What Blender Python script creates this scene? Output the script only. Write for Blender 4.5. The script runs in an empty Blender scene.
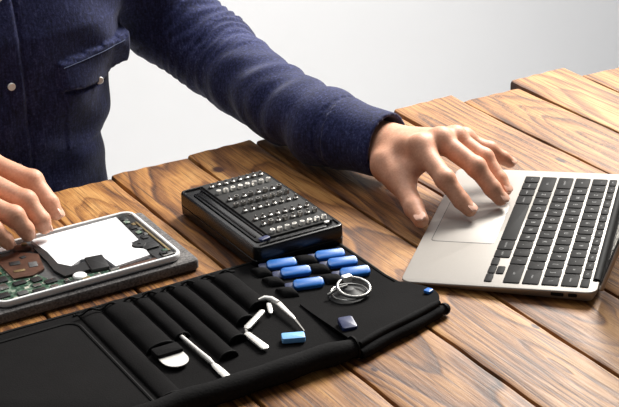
import bpy, bmesh, math, random
import numpy as np
from mathutils import Vector, Matrix
random.seed(7); RNG = np.random.RandomState(5)
PI = math.pi
C = bpy.context.scene.collection
TZ = 0.75                                   # height of the table top above the floor
R = math.radians

# ------------------------------------------------------------------ materials
class NT:
    def __init__(self, name):
        self.m = bpy.data.materials.new(name); self.m.use_nodes = True
        self.t = self.m.node_tree; self.b = self.t.nodes['Principled BSDF']
    def n(self, kind, **kw):
        nd = self.t.nodes.new('ShaderNode' + kind)
        for k, v in kw.items():
            if k in nd.inputs: nd.inputs[k].default_value = v
            else: setattr(nd, k, v)
        return nd
    def l(self, a, b):
        self.t.links.new(a, b)
    def math(self, op, a, b=None):
        nd = self.n('Math', operation=op)
        for i, x in enumerate((a, b)):
            if x is None: continue
            if hasattr(x, 'links'): self.l(x, nd.inputs[i])
            else: nd.inputs[i].default_value = x
        return nd.outputs[0]
    def ramp(self, fac, stops):
        nd = self.n('ValToRGB'); cr = nd.color_ramp
        while len(cr.elements) < len(stops): cr.elements.new(0.5)
        for e, (p, c) in zip(cr.elements, stops):
            e.position = p; e.color = (*c, 1) if len(c) == 3 else c
        self.l(fac, nd.inputs[0]); return nd.outputs[0]
    def mix(self, fac, a, b, blend='MIX'):
        nd = self.n('Mix', data_type='RGBA', blend_type=blend)
        for i, x in ((0, fac), (6, a), (7, b)):
            if hasattr(x, 'links'): self.l(x, nd.inputs[i])
            else: nd.inputs[i].default_value = (*x, 1) if isinstance(x, tuple) else x
        return nd.outputs[2]
    def bump(self, h, strength, dist):
        nd = self.n('Bump', Strength=strength, Distance=dist)
        self.l(h, nd.inputs['Height']); self.l(nd.outputs[0], self.b.inputs['Normal'])
    def set(self, **kw):
        for k, v in kw.items():
            i = self.b.inputs[k]
            if hasattr(v, 'links'): self.l(v, i)
            elif isinstance(v, tuple): i.default_value = (*v, 1)
            else: i.default_value = v
        return self

def simple(name, col, rough=.5, metal=0., var=.12, scale=60., bump=0., spec=.5, coat=0.):
    t = NT(name); tc = t.n('TexCoord'); nz = t.n('TexNoise', Scale=scale, Detail=3.)
    t.l(tc.outputs['Object'], nz.inputs['Vector'])
    a = tuple(max(0, c * (1 - var)) for c in col); b = tuple(min(1, c * (1 + var)) for c in col)
    t.set(**{'Base Color': t.ramp(nz.outputs[0], [(.3, a), (.7, b)]), 'Roughness': rough, 'Metallic': metal,
             'Specular IOR Level': spec, 'Coat Weight': coat})
    if bump: t.bump(nz.outputs[0], bump, .001)
    return t.m

def fabric(name, col, scale=900., bump=.35, rough=.9, spec=.2, var=.35):
    t = NT(name); tc = t.n('TexCoord')
    nz = t.n('TexNoise', Scale=scale, Detail=2.); t.l(tc.outputs['Object'], nz.inputs['Vector'])
    n2 = t.n('TexNoise', Scale=scale * .05, Detail=3.); t.l(tc.outputs['Object'], n2.inputs['Vector'])
    f = t.math('ADD', t.math('MULTIPLY', nz.outputs[0], .65), t.math('MULTIPLY', n2.outputs[0], .35))
    a = tuple(c * (1 - var) for c in col); b = tuple(min(1, c * (1 + var)) for c in col)
    t.set(**{'Base Color': t.ramp(f, [(.35, a), (.65, b)]), 'Roughness': rough, 'Specular IOR Level': spec})
    t.bump(nz.outputs[0], bump, .0006)
    return t.m

def wood_mat():
    t = NT('rustic_oiled_wood'); tc = t.n('TexCoord'); at = t.n('Attribute', attribute_name='plank')
    pid = at.outputs['Fac']
    sp = t.n('SeparateXYZ'); t.l(tc.outputs['Object'], sp.inputs[0])
    x, y = sp.outputs[0], sp.outputs[1]
    wn = t.n('TexWhiteNoise', noise_dimensions='1D'); t.l(pid, wn.inputs['W'])
    ws = t.n('SeparateColor'); t.l(wn.outputs['Color'], ws.inputs[0])
    # long soft noise that bends the grain
    cb = t.n('CombineXYZ'); t.l(t.math('MULTIPLY', x, 9.), cb.inputs[0]); t.l(t.math('MULTIPLY', y, 2.0), cb.inputs[1])
    t.l(t.math('MULTIPLY', pid, 5.3), cb.inputs[2])
    n1 = t.n('TexNoise', Scale=1., Detail=3., Roughness=.55); t.l(cb.outputs[0], n1.inputs['Vector'])
    at2 = t.n('Attribute', attribute_name='across')          # -1 .. 1 across the plank
    xc = t.math('SUBTRACT', t.math('MULTIPLY', at2.outputs['Fac'], .048), t.math('MULTIPLY', t.math('SUBTRACT', ws.outputs[0], .5), .06))
    tilt = t.math('MULTIPLY', t.math('SUBTRACT', ws.outputs[1], .5), .42)
    dep = t.math('ADD', t.math('MULTIPLY', t.math('ADD', y, t.math('ADD', .1, t.math('MULTIPLY', ws.outputs[2], .55))), tilt), .008)
    r = t.math('SQRT', t.math('ADD', t.math('MULTIPLY', xc, xc), t.math('MULTIPLY', dep, dep)))
    r = t.math('ADD', r, t.math('MULTIPLY', t.math('SUBTRACT', n1.outputs[0], .5), .060))
    # growth rings: pale early wood that darkens slowly and ends in a thin dark line, of uneven widths
    rw = t.math('ADD', r, t.math('MULTIPLY', t.math('SINE', t.math('MULTIPLY', r, 170.)), .0022))
    saw = t.math('FRACT', t.math('MULTIPLY', rw, 88.))
    edge = t.math('SUBTRACT', 1., t.math('POWER', saw, 3.2))
    soft = t.n('MapRange', interpolation_type='SMOOTHSTEP'); t.l(saw, soft.inputs[0]); soft.inputs[1].default_value = 0.; soft.inputs[2].default_value = .16
    ring = t.math('MULTIPLY', edge, soft.outputs[0])
    ring2 = t.math('ADD', t.math('MULTIPLY', t.math('SINE', t.math('MULTIPLY', r, 1480.)), .5), .5)
    # fibres
    c2 = t.n('CombineXYZ'); t.l(t.math('MULTIPLY', x, 300.), c2.inputs[0]); t.l(t.math('MULTIPLY', y, 16.), c2.inputs[1]); t.l(pid, c2.inputs[2])
    n2 = t.n('TexNoise', Scale=1., Detail=4., Roughness=.6); t.l(c2.outputs[0], n2.inputs['Vector'])
    # broad stain
    c3 = t.n('CombineXYZ'); t.l(t.math('MULTIPLY', x, 16.), c3.inputs[0]); t.l(t.math('MULTIPLY', y, 5.), c3.inputs[1]); t.l(t.math('MULTIPLY', pid, 2.1), c3.inputs[2])
    n3 = t.n('TexNoise', Scale=1., Detail=3.); t.l(c3.outputs[0], n3.inputs['Vector'])
    g = t.math('ADD', t.math('MULTIPLY', ring, t.math('ADD', t.math('MULTIPLY', n3.outputs[0], .42), .04)), t.math('MULTIPLY', ring2, .05))
    g = t.math('ADD', g, t.math('MULTIPLY', n2.outputs[0], .40))
    g = t.math('ADD', g, t.math('MULTIPLY', n3.outputs[0], .40))
    g = t.math('ADD', g, t.math('MULTIPLY', t.math('SUBTRACT', ws.outputs[2], .5), .12))
    col = t.ramp(g, [(.34, (.022, .0065, .002)), (.44, (.085, .029, .0075)), (.56, (.195, .077, .020)), (.70, (.345, .158, .043)), (.88, (.49, .265, .090))])
    # thin dark pores along the fibres
    c5 = t.n('CombineXYZ'); t.l(t.math('MULTIPLY', x, 620.), c5.inputs[0]); t.l(t.math('MULTIPLY', y, 11.), c5.inputs[1]); t.l(t.math('MULTIPLY', pid, 3.3), c5.inputs[2])
    n5 = t.n('TexNoise', Scale=1., Detail=2.); t.l(c5.outputs[0], n5.inputs['Vector'])
    col = t.mix(t.ramp(n5.outputs[0], [(.56, (0, 0, 0)), (.66, (.75,) * 3)]), col, (.045, .014, .004))
    # knots
    vo = t.n('TexVoronoi', Scale=1., Randomness=1.); c4 = t.n('CombineXYZ')
    t.l(t.math('MULTIPLY', x, 10.4), c4.inputs[0]); t.l(t.math('MULTIPLY', y, 5.), c4.inputs[1]); t.l(c4.outputs[0], vo.inputs['Vector'])
    kn = t.ramp(vo.outputs['Distance'], [(.035, (0, 0, 0)), (.085, (1, 1, 1))])
    col = t.mix(kn, (.035, .012, .004), col)
    for kx, ky, ra, rb in ((-.0530, -.0420, .0105, .013), (-.0330, -.4540, .0030, .006), (-.1500, -.5440, .0042, .006), (.2960, -.2500, .0050, .012), (.3120, -.2630, .0030, .004), (.0200, -.5600, .0040, .008), (-.1320, -.5080, .0085, .011), (-.1980, -.1850, .0028, .005)):
        ex = t.math('MULTIPLY', t.math('SUBTRACT', x, kx), 1 / ra); ey = t.math('MULTIPLY', t.math('SUBTRACT', y, ky), 1 / rb)
        dd = t.math('ADD', t.math('SQRT', t.math('ADD', t.math('MULTIPLY', ex, ex), t.math('MULTIPLY', ey, ey))), t.math('MULTIPLY', t.math('SUBTRACT', n2.outputs[0], .5), .7))
        col = t.mix(t.ramp(dd, [(.55, (1, 1, 1)), (.95, (0, 0, 0))]), col, (.040, .009, .004))
    rg = t.ramp(n2.outputs[0], [(.3, (.58,) * 3), (.7, (.42,) * 3)])
    t.set(**{'Base Color': col, 'Roughness': rg, 'Specular IOR Level': .38})
    hh = t.math('ADD', t.math('MULTIPLY', g, .8), t.math('MULTIPLY', n2.outputs[0], .5))
    t.bump(hh, .55, .0012)
    return t.m

def denim_mat():
    t = NT('navy_denim'); tc = t.n('TexCoord')
    nz = t.n('TexNoise', Scale=330., Detail=3., Roughness=.75); t.l(tc.outputs['Object'], nz.inputs['Vector'])
    mp = t.n('Mapping'); mp.inputs['Scale'].default_value = (1, 1, .12); t.l(tc.outputs['Object'], mp.inputs[0])
    n2 = t.n('TexNoise', Scale=420., Detail=2.); t.l(mp.outputs[0], n2.inputs['Vector'])
    n3 = t.n('TexNoise', Scale=14., Detail=3.); t.l(tc.outputs['Object'], n3.inputs['Vector'])
    f = t.math('ADD', t.math('MULTIPLY', nz.outputs[0], .5), t.math('MULTIPLY', n2.outputs[0], .3))
    f = t.math('ADD', f, t.math('MULTIPLY', n3.outputs[0], .2))
    col = t.ramp(f, [(.36, (.003, .0045, .016)), (.48, (.011, .015, .058)), (.58, (.027, .034, .112)), (.70, (.095, .11, .215))])
    t.set(**{'Base Color': col, 'Roughness': .85, 'Specular IOR Level': .2, 'Sheen Weight': .12})
    t.bump(nz.outputs[0], .5, .0008)
    return t.m

def skin_mat():
    t = NT('skin'); tc = t.n('TexCoord')
    n1 = t.n('TexNoise', Scale=45., Detail=3.); t.l(tc.outputs['Object'], n1.inputs['Vector'])
    n2 = t.n('TexNoise', Scale=420., Detail=2.); t.l(tc.outputs['Object'], n2.inputs['Vector'])
    c = t.ramp(n1.outputs[0], [(.3, (.51, .245, .15)), (.5, (.60, .300, .19)), (.72, (.66, .36, .24))])
    c = t.mix(.25, c, t.ramp(n2.outputs[0], [(.35, (.52, .23, .14)), (.65, (.76, .43, .29))]))
    t.set(**{'Base Color': c, 'Roughness': .54, 'Specular IOR Level': .34, 'Subsurface Weight': .12, 'Subsurface Scale': .006})
    t.b.inputs['Subsurface Radius'].default_value = (1., .35, .2)
    t.bump(n2.outputs[0], .25, .0006)
    return t.m

def pcb_mat():
    t = NT('green_circuit_board'); tc = t.n('TexCoord')
    vo = t.n('TexVoronoi', Scale=260., distance='CHEBYCHEV'); t.l(tc.outputs['Object'], vo.inputs['Vector'])
    w = t.ramp(vo.outputs['Color'], [(.2, (.012, .035, .022)), (.5, (.03, .085, .05)), (.72, (.16, .22, .17)), (.86, (.45, .43, .36))])
    t.set(**{'Base Color': w, 'Roughness': .4}); t.bump(vo.outputs['Distance'], .3, .0005)
    return t.m

M = {}
M['wood'] = wood_mat(); M['denim'] = denim_mat(); M['skin'] = skin_mat(); M['pcb'] = pcb_mat()
M['stitch'] = fabric('pale_blue_thread', (.10, .12, .20))
M['wall'] = simple('white_painted_wall', (.86, .865, .875), .9, var=.01, scale=3., spec=.1)
M['floor'] = simple('pale_concrete_floor', (.55, .55, .55), .7, var=.06, scale=5.)
M['alu'] = simple('bead_blasted_aluminium', (.365, .340, .310), .48, .35, var=.03, scale=900.)
M['key'] = simple('matte_black_keycap', (.0055, .005, .005), .65, var=.1, spec=.12)
M['legend'] = simple('pale_grey_print', (.22, .22, .22), .6)
M['screen'] = simple('dark_glass_screen', (.004, .004, .005), .12, var=.05)
M['bezel'] = simple('black_rubber_bezel', (.006, .006, .006), .7, spec=.15)
M['black'] = simple('black_abs_plastic', (.0050, .0050, .0053), .27, var=.1, spec=.32)
M['blackm'] = simple('matte_black_foam', (.009, .0088, .0085), .85, var=.3, scale=500., bump=.3)
M['steel'] = simple('brushed_steel', (.30, .295, .28), .30, .9, var=.06, scale=300.)
M['satin'] = simple('satin_nickel', (.74, .72, .68), .42, .55, var=.05, scale=300.)
M['bit'] = simple('dark_bit_steel', (.26, .25, .235), .34, .9, var=.1, scale=300.)
M['nylon'] = fabric('black_nylon_fabric', (.0052, .0048, .0050), 700., .4, .9, .08)
M['nylon2'] = fabric('black_webbing', (.0075, .0072, .0075), 500., .6, .85, .08)
M['mesh'] = simple('black_binding_tape', (.006, .006, .006), .7, spec=.1, bump=.3, scale=400.)
M['blue'] = simple('bright_blue_plastic', (.016, .145, .50), .30, var=.08, spec=.5)
M['lblue'] = simple('light_blue_plastic', (.20, .47, .84), .4, var=.06)
M['dblue'] = simple('deep_blue_plastic', (.006, .014, .075), .4, var=.1)
M['felt'] = fabric('grey_wool_felt', (.125, .118, .115), 420., .8, .95, .1, .5)
M['white'] = simple('white_plastic_frame', (.80, .80, .79), .35, var=.02)
M['batt'] = simple('white_battery_wrap', (.88, .88, .90), .5, var=.01)
M['dark'] = simple('dark_flex_circuit', (.0065, .0065, .007), .45, var=.3, scale=250.)
M['brown'] = simple('copper_brown_tape', (.085, .040, .026), .38, .2, var=.3, scale=120.)
M['gold'] = simple('gold_contacts', (.30, .22, .11), .35, .7, var=.2, scale=200.)
M['grey'] = simple('grey_midframe', (.10, .10, .10), .5, .5, var=.2, scale=200.)
M['rubber'] = simple('black_rubber', (.009, .009, .009), .6)
M['nail'] = simple('fingernail', (.72, .42, .31), .34, var=.05)
M['button'] = simple('pearl_button', (.93, .93, .90), .2, var=.05)
M['jean'] = fabric('dark_trouser_cloth', (.02, .022, .03))
M['shoe'] = simple('brown_leather', (.08, .04, .02), .5)
M['hair'] = simple('dark_brown_hair', (.03, .018, .010), .6, spec=.15, var=.4, scale=150., bump=.5)
M['eye'] = simple('eye_white', (.8, .8, .78), .2); M['iris'] = simple('brown_iris', (.05, .025, .012), .2)

# ------------------------------------------------------------------ mesh building
class MB:
    def __init__(self): self.v = []; self.f = []; self.mi = []
    def add(self, vs, fs, mi=0):
        o = len(self.v); self.v += [tuple(map(float, p)) for p in vs]
        self.f += [tuple(i + o for i in f) for f in fs]; self.mi += [mi] * len(fs); return self
    def loft(self, rings, mi=0, caps=True, closed=True):
        n = len(rings[0]); vs = [p for r in rings for p in r]; fs = []
        for k in range(len(rings) - 1):
            for i in range(n if closed else n - 1):
                j = (i + 1) % n
                fs.append((k * n + i, k * n + j, (k + 1) * n + j, (k + 1) * n + i))
        if caps: fs.append(tuple(range(n - 1, -1, -1))); fs.append(tuple(range((len(rings) - 1) * n, len(rings) * n)))
        return self.add(vs, fs, mi)
    def slab(self, cx, cy, z0, z1, w, d, r=.002, b=.0008, mi=0, n=4, zf=None, rot=0.):
        """rounded rectangle slab with chamfered rims"""
        zf = zf or (lambda x, y: 0.)
        def ring(ins, z, top):
            P = rrect(w - 2 * ins, d - 2 * ins, max(r - ins, .0002), n); c, s = math.cos(rot), math.sin(rot)
            return [(cx + c * x - s * y, cy + s * x + c * y, z + (zf(cx + c * x - s * y, cy + s * x + c * y) if top else 0)) for x, y in P]
        return self.loft([ring(b, z0, 0), ring(0, z0 + b, 0), ring(0, z1 - b, 1), ring(b * .3, z1 - b * .3, 1), ring(b, z1, 1)], mi)
    def prism(self, poly, z0, z1, mi=0):
        return self.loft([[(x, y, z0) for x, y in poly], [(x, y, z1) for x, y in poly]], mi)
    def tube(self, pts, rad, n=10, mi=0, closed=False, flat=1.0):
        P = [Vector(p) for p in pts]; m = len(P); rr = rad if hasattr(rad, '__len__') else [rad] * m
        rings = []; ref = Vector((0, 0, 1))
        for i in range(m):
            a = P[(i - 1) % m] if closed else P[max(i - 1, 0)]; b = P[(i + 1) % m] if closed else P[min(i + 1, m - 1)]
            t = (b - a).normalized(); up = ref if abs(t.dot(ref)) < .95 else Vector((0, 1, 0))
            s = t.cross(up).normalized(); u = s.cross(t).normalized()
            rings.append([tuple(P[i] + (s * math.cos(2 * PI * k / n) + u * math.sin(2 * PI * k / n) * flat) * rr[i]) for k in range(n)])
        if closed: rings.append(rings[0])
        return self.loft(rings, mi, caps=not closed)
    def lathe(self, prof, n=16, at=(0, 0, 0), mi=0, axis=None):
        q = Vector((0, 0, 1)).rotation_difference(Vector(axis)) if axis else None
        rings = []
        for r, z in prof:
            ring = [Vector((r * math.cos(2 * PI * k / n), r * math.sin(2 * PI * k / n), z)) for k in range(n)]
            if q: ring = [q @ p for p in ring]
            rings.append([tuple(p + Vector(at)) for p in ring])
        return self.loft(rings, mi)
    def build(self, name, mats, parent=None, loc=(0, 0, 0), rot=(0, 0, 0), smooth=True, ang=38):
        me = bpy.data.meshes.new(name); me.from_pydata(self.v, [], self.f)
        mats = mats if isinstance(mats, (list, tuple)) else [mats]
        for m in mats: me.materials.append(M[m] if isinstance(m, str) else m)
        me.polygons.foreach_set('material_index', self.mi)
        bm = bmesh.new(); bm.from_mesh(me); bmesh.ops.recalc_face_normals(bm, faces=bm.faces); bm.to_mesh(me); bm.free()
        if smooth: me.shade_smooth(); me.set_sharp_from_angle(angle=R(ang))
        o = bpy.data.objects.new(name, me); C.objects.link(o)
        o.parent = parent; o.location = loc; o.rotation_euler = rot
        return o
def rrect(w, d, r, n=4):
    out = []
    for cx, cy, a in ((w / 2 - r, d / 2 - r, 0), (-w / 2 + r, d / 2 - r, 90), (-w / 2 + r, -d / 2 + r, 180), (w / 2 - r, -d / 2 + r, 270)):
        for k in range(n + 1):
            t = R(a + 90 * k / n); out.append((cx + r * math.cos(t), cy + r * math.sin(t)))
    return out
def tag(o, label, cat, group=None):
    o['label'] = label; o['category'] = cat
    if group: o['group'] = group
    return o
def thing(name, label, cat, loc, rotz=0., group=None):      # loc is in table coordinates: z = 0 on the table top
    o = bpy.data.objects.new(name, None); C.objects.link(o); o.empty_display_size = .02
    o.location = (loc[0], loc[1], loc[2] + TZ); o.rotation_euler = (0, 0, rotz)
    return tag(o, label, cat, group)

# ------------------------------------------------------------------ implicit surfaces (surface nets on a sparse grid)
def smin(a, b, k):
    h = np.clip(.5 + .5 * (b - a) / k, 0, 1); return b + (a - b) * h - k * h * (1 - h)
def cone(p, a, b, r1, r2):
    a = np.asarray(a, float); b = np.asarray(b, float); ba = b - a; pa = p - a
    t = np.clip(pa @ ba / max(ba @ ba, 1e-12), 0, 1)
    return np.linalg.norm(pa - t[:, None] * ba, axis=1) - (r1 + (r2 - r1) * t)
def chain(p, P, rad, k=.004):
    d = None
    for i in range(len(P) - 1):
        e = cone(p, P[i], P[i + 1], rad[i], rad[i + 1]); d = e if d is None else smin(d, e, k)
    return d
def ball(p, c, r): return np.linalg.norm((p - np.asarray(c)) / np.asarray(r), axis=1) * min(np.atleast_1d(r)) - min(np.atleast_1d(r))
def nets(f, lo, hi, h, B=8, slack=.004):
    lo = np.asarray(lo, float); nb = np.ceil((np.asarray(hi) - lo) / (B * h)).astype(int); dims = nb * B + 1
    g = np.stack(np.meshgrid(*[np.arange(n) for n in nb], indexing='ij'), -1).reshape(-1, 3)
    d0 = f(lo + (g + .5) * B * h)
    F = np.empty(dims, np.float32)
    sgn = np.where(d0 < 0, -1., 1.).reshape(nb)
    F[:-1, :-1, :-1] = np.repeat(np.repeat(np.repeat(sgn, B, 0), B, 1), B, 2); F[-1] = 1; F[:, -1] = 1; F[:, :, -1] = 1
    keep = g[np.abs(d0) < B * h * .9 * 1.25 + slack]
    k = np.stack(np.meshgrid(*[np.arange(B + 1)] * 3, indexing='ij'), -1).reshape(-1, 3)
    for s in range(0, len(keep), 300):
        I = (keep[s:s + 300, None, :] * B + k[None]).reshape(-1, 3)
        F[I[:, 0], I[:, 1], I[:, 2]] = f(lo + I * h)
    S = F < 0
    cnt = np.zeros(dims - 1, np.int8)
    cs = [(a, b, c) for a in (0, 1) for b in (0, 1) for c in (0, 1)]
    sl = lambda a, n: slice(a, n - 1 + a)
    for a, b, c in cs: cnt += S[sl(a, dims[0]), sl(b, dims[1]), sl(c, dims[2])]
    act = np.argwhere((cnt > 0) & (cnt < 8)); idx = -np.ones(dims - 1, np.int32); idx[tuple(act.T)] = np.arange(len(act))
    val = {c: F[act[:, 0] + c[0], act[:, 1] + c[1], act[:, 2] + c[2]] for c in cs}
    acc = np.zeros((len(act), 3)); num = np.zeros(len(act))
    for c in cs:
        for ax in range(3):
            if c[ax]: continue
            e = list(c); e[ax] = 1; e = tuple(e); a, b = val[c], val[e]; m = (a < 0) != (b < 0)
            t = np.where(m, a / np.where(m, a - b, 1), 0)
            q = np.tile(np.array(c, float), (len(act), 1)); q[:, ax] += t
            acc[m] += q[m]; num[m] += 1
    V = lo + (act + acc / num[:, None]) * h
    faces = []
    for ax in range(3):
        u, v = (ax + 1) % 3, (ax + 2) % 3
        sh = [slice(None)] * 3; s2 = [slice(None)] * 3; sh[ax] = slice(0, -1); s2[ax] = slice(1, None)
        m = S[tuple(sh)] != S[tuple(s2)]; E = np.argwhere(m)
        E = E[(E[:, u] > 0) & (E[:, v] > 0) & (E[:, u] < dims[u] - 1) & (E[:, v] < dims[v] - 1)]
        ins = S[tuple(E.T)]
        def at(du, dv):
            q = E.copy(); q[:, u] -= du; q[:, v] -= dv; return idx[tuple(q.T)]
        Q = np.stack([at(1, 1), at(0, 1), at(0, 0), at(1, 0)], 1); Q[~ins] = Q[~ins][:, ::-1]
        faces.append(Q)
    Q = np.concatenate(faces); Q = Q[(Q >= 0).all(1)]
    return V, Q
def mesh_of(name, parts, mat, parent, loc=(0, 0, 0)):
    V = np.concatenate([p[0] for p in parts]); off = np.cumsum([0] + [len(p[0]) for p in parts])[:-1]
    Q = np.concatenate([p[1] + o for p, o in zip(parts, off)])
    me = bpy.data.meshes.new(name); me.from_pydata(V.tolist(), [], Q.tolist()); me.materials.append(M[mat]); me.shade_smooth()
    o = bpy.data.objects.new(name, me); C.objects.link(o); o.parent = parent; o.location = loc
    return o
# ------------------------------------------------------------------ the setting
def structure(name, mb, mat):
    o = mb.build(name, mat, smooth=False); o['kind'] = 'structure'; return o
structure('floor', MB().slab(0, 0, -.05, 0, 8, 8, .01, .001), 'floor')
structure('wall_back', MB().slab(.3, 1.15, 0, 3.0, 7.0, .1, .01, .001), 'wall')

# ------------------------------------------------------------------ the plank table
table = thing('wooden_table', 'rustic brown wooden table of wide grainy planks with uneven sawn ends', 'table', (0, 0, -TZ))
EDGE = [-.755, -.658, -.56, -.463, -.362, -.265, -.168, -.065, .0255, .123, .222, .317, .41, .505, .602, .70, .80, .90]
ENDY = [.005, -.004, .012, .004, .014, .010, .015, .019, .010, .0, .002, -.019, .003, -.032, -.02, -.03, -.015]
LIFT = {10: .0035, 12: .0035, 6: .001, 7: .002, 8: .002}
def table_top():
    V, F, pl, ac = [], [], [], []
    nx, ny, y0 = 8, 90, -.88
    for i in range(len(EDGE) - 1):
        a, b = EDGE[i] + .0013, EDGE[i + 1] - .0013; ye = ENDY[i]; sl = RNG.uniform(-.05, .05)
        prof = [(0, -.026), (0, -.0022), (.0009, -.0006), (.0030, 0)]          # worn edges
        us = [0] * 3 + list(np.linspace(.0030, b - a - .0030, nx)) + [b - a] * 3
        zs = [-.026, -.0022, -.0006] + [0] * nx + [-.0006, -.0022, -.026]
        us[2] = .0009; us[-3] = b - a - .0009
        base = len(V)
        wob = [RNG.uniform(0, 6.28) for _ in range(4)]
        ys = np.concatenate([np.linspace(y0, ye - .03, ny - 6), np.linspace(ye - .024, ye - .001, 5), [ye]])
        for j, y in enumerate(ys):
            w1 = .0005 * math.sin(y * 21 + wob[0]) + .0004 * math.sin(y * 83 + wob[1])
            w2 = .0005 * math.sin(y * 19 + wob[2]) + .0004 * math.sin(y * 77 + wob[3])
            lift = LIFT.get(i, 0) * max(0, 1 + (y - ye) / .17) ** 1.6
            for q, (u, z) in enumerate(zip(us, zs)):
                fr = u / (b - a); x = a + u + w1 * (1 - fr) + w2 * fr
                yy = y + (sl * (u - (b - a) / 2) + .0014 * math.sin(u * 210 + wob[1])) * max(0, 1 + (y - ye) / .06)
                zz = z + lift
                if j >= ny - 1 and z > -.02: zz -= .0022
                V.append((x, yy, zz + TZ)); pl.append(i * 1.37 + .5); ac.append(fr * 2 - 1)
        n = len(us)
        for j in range(len(ys) - 1):
            for q in range(n - 1):
                F.append((base + j * n + q, base + j * n + q + 1, base + (j + 1) * n + q + 1, base + (j + 1) * n + q))
            F.append((base + j * n + n - 1, base + j * n, base + (j + 1) * n, base + (j + 1) * n + n - 1))
        F.append(tuple(base + q for q in range(n))[::-1]); e = base + (len(ys) - 1) * n; F.append(tuple(e + q for q in range(n)))
    me = bpy.data.meshes.new('tabletop'); me.from_pydata(V, [], F); me.materials.append(M['wood'])
    for nm, val in (('plank', pl), ('across', ac)):
        me.attributes.new(nm, 'FLOAT', 'POINT').data.foreach_set('value', val)
    bm = bmesh.new(); bm.from_mesh(me); bmesh.ops.recalc_face_normals(bm, faces=bm.faces); bm.to_mesh(me); bm.free()
    me.shade_smooth(); me.set_sharp_from_angle(angle=R(35))
    o = bpy.data.objects.new('tabletop', me); C.objects.link(o); o.parent = table
table_top()
MB().slab(.07, -.46, TZ - .0300, TZ - .0262, 1.62, .80, .004, .0005).build('gap_light_blocker', 'wood', table)  # unseen slab added to keep light from showing through the plank gaps
for y in (-.12, -.78):
    MB().slab(.07, y, TZ - .066, TZ - .0302, 1.5, .07, .004, .001).build('crossbar', 'wood', table)
for x in (-.62, .76):
    for y in (-.12, -.78):
        MB().slab(x, y, 0, TZ - .0662, .07, .07, .004, .001).build('leg', 'wood', table)

# ------------------------------------------------------------------ laptop
AL = R(43.8)
lap = thing('laptop', 'open silver laptop with black keys at the right side of the table', 'laptop', (-.0412, -.4190, .0012), AL)
LW, LD = .300, .195
zt = lambda x, y: .0055 + .0072 * (-y / LD)              # the deck rises towards the hinge
b = MB()
def lring(ins, zf, r=.011):
    return [(x + LW / 2, y - LD / 2, zf(x, y - LD / 2)) for x, y in rrect(LW - 2 * ins, LD - 2 * ins, max(r - ins, .002), 6)]
b.loft([lring(.010, lambda x, y: .0002), lring(.004, lambda x, y: .0012), lring(.0006, lambda x, y: zt(x, y) * .55 + .001),
        lring(0, lambda x, y: zt(x, y) - .0016), lring(.0003, lambda x, y: zt(x, y) - .0005), lring(.001, zt)])
b.build('base', 'alu', lap, ang=50)
TA = -math.atan(.0072 / LD)
def deck(name, mb, mats, x, y, dz=0., **k): return mb.build(name, mats, lap, (x, y, zt(x, y) + dz), (TA, 0, 0), **k)
# track pad: a glass plate in a fine groove
deck('trackpad', MB().slab(0, 0, -.001, .00035, .104, .066, .004, .0003), simple('satin_trackpad', (.31, .285, .258), .5, .2, var=.02), .15, -.0445)
deck('trackpad_groove', MB().slab(0, 0, -.001, .00012, .1056, .0676, .0045, .0001), 'grey', .15, -.0445)
# keys: x = 0 is the user's right
def text_mesh(s, size):
    cu = bpy.data.curves.new('legend', 'FONT'); cu.body = s; cu.size = size; cu.align_x = 'CENTER'; cu.align_y = 'CENTER'
    o = bpy.data.objects.new('legend', cu); me = o.to_mesh()
    v = [tuple(p.co) for p in me.vertices]; f = [tuple(p.vertices) for p in me.polygons]
    o.to_mesh_clear(); bpy.data.objects.remove(o); bpy.data.curves.remove(cu); return v, f
U = .0188
def key(xr, w, y, d, s):                                 # xr = left edge in units from the user's left
    wx = w * U - .0026; cx = .2812 - (xr + w / 2) * U
    mb = MB().slab(0, 0, -.0008, .0012, wx, d, .0016, .0004)
    if s:
        sz = .0062 if len(s) == 1 else .0031
        v, f = text_mesh(s, sz); mb.add([(-x, -yy, .00128) for x, yy, _ in v], f, 1)
    deck('key', mb, ['key', 'legend'], cx, y)
yr = -.1862 + .0045; fu = 14.5 / 14
for i, s in enumerate(['esc'] + ['F%d' % k for k in range(1, 13)] + ['']): key(i * fu, fu, yr, .0085, s)
P0 = -.1862 + .0085 + .0026 + .0080; PT = .0190; KD = .0164
rows = [(['`'] + list('1234567890-=') + ['delete'], [1] * 13 + [1.5]),
        (['tab'] + list('QWERTYUIOP[]\\'), [1.5] + [1] * 13),
        (['caps lock'] + list("ASDFGHJKL;'") + ['return'], [1.75] + [1] * 11 + [1.75]),
        (['shift'] + list('ZXCVBNM,./') + ['shift'], [2.25] + [1] * 10 + [2.25]),
        (['fn', 'control', 'option', 'command', '', 'command', 'option'], [1, 1, 1, 1.25, 5, 1.25, 1])]
for k, (ss, ws) in enumerate(rows):
    x = 0.
    for s, w in zip(ss, ws): key(x, w, P0 + k * PT, KD, s); x += w
ya = P0 + 4 * PT
key(11.5, 1, ya + .0043, .0077, ''); key(12.5, 1, ya + .0043, .0077, ''); key(13.5, 1, ya + .0043, .0077, ''); key(12.5, 1, ya - .0043, .0077, '')
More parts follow.
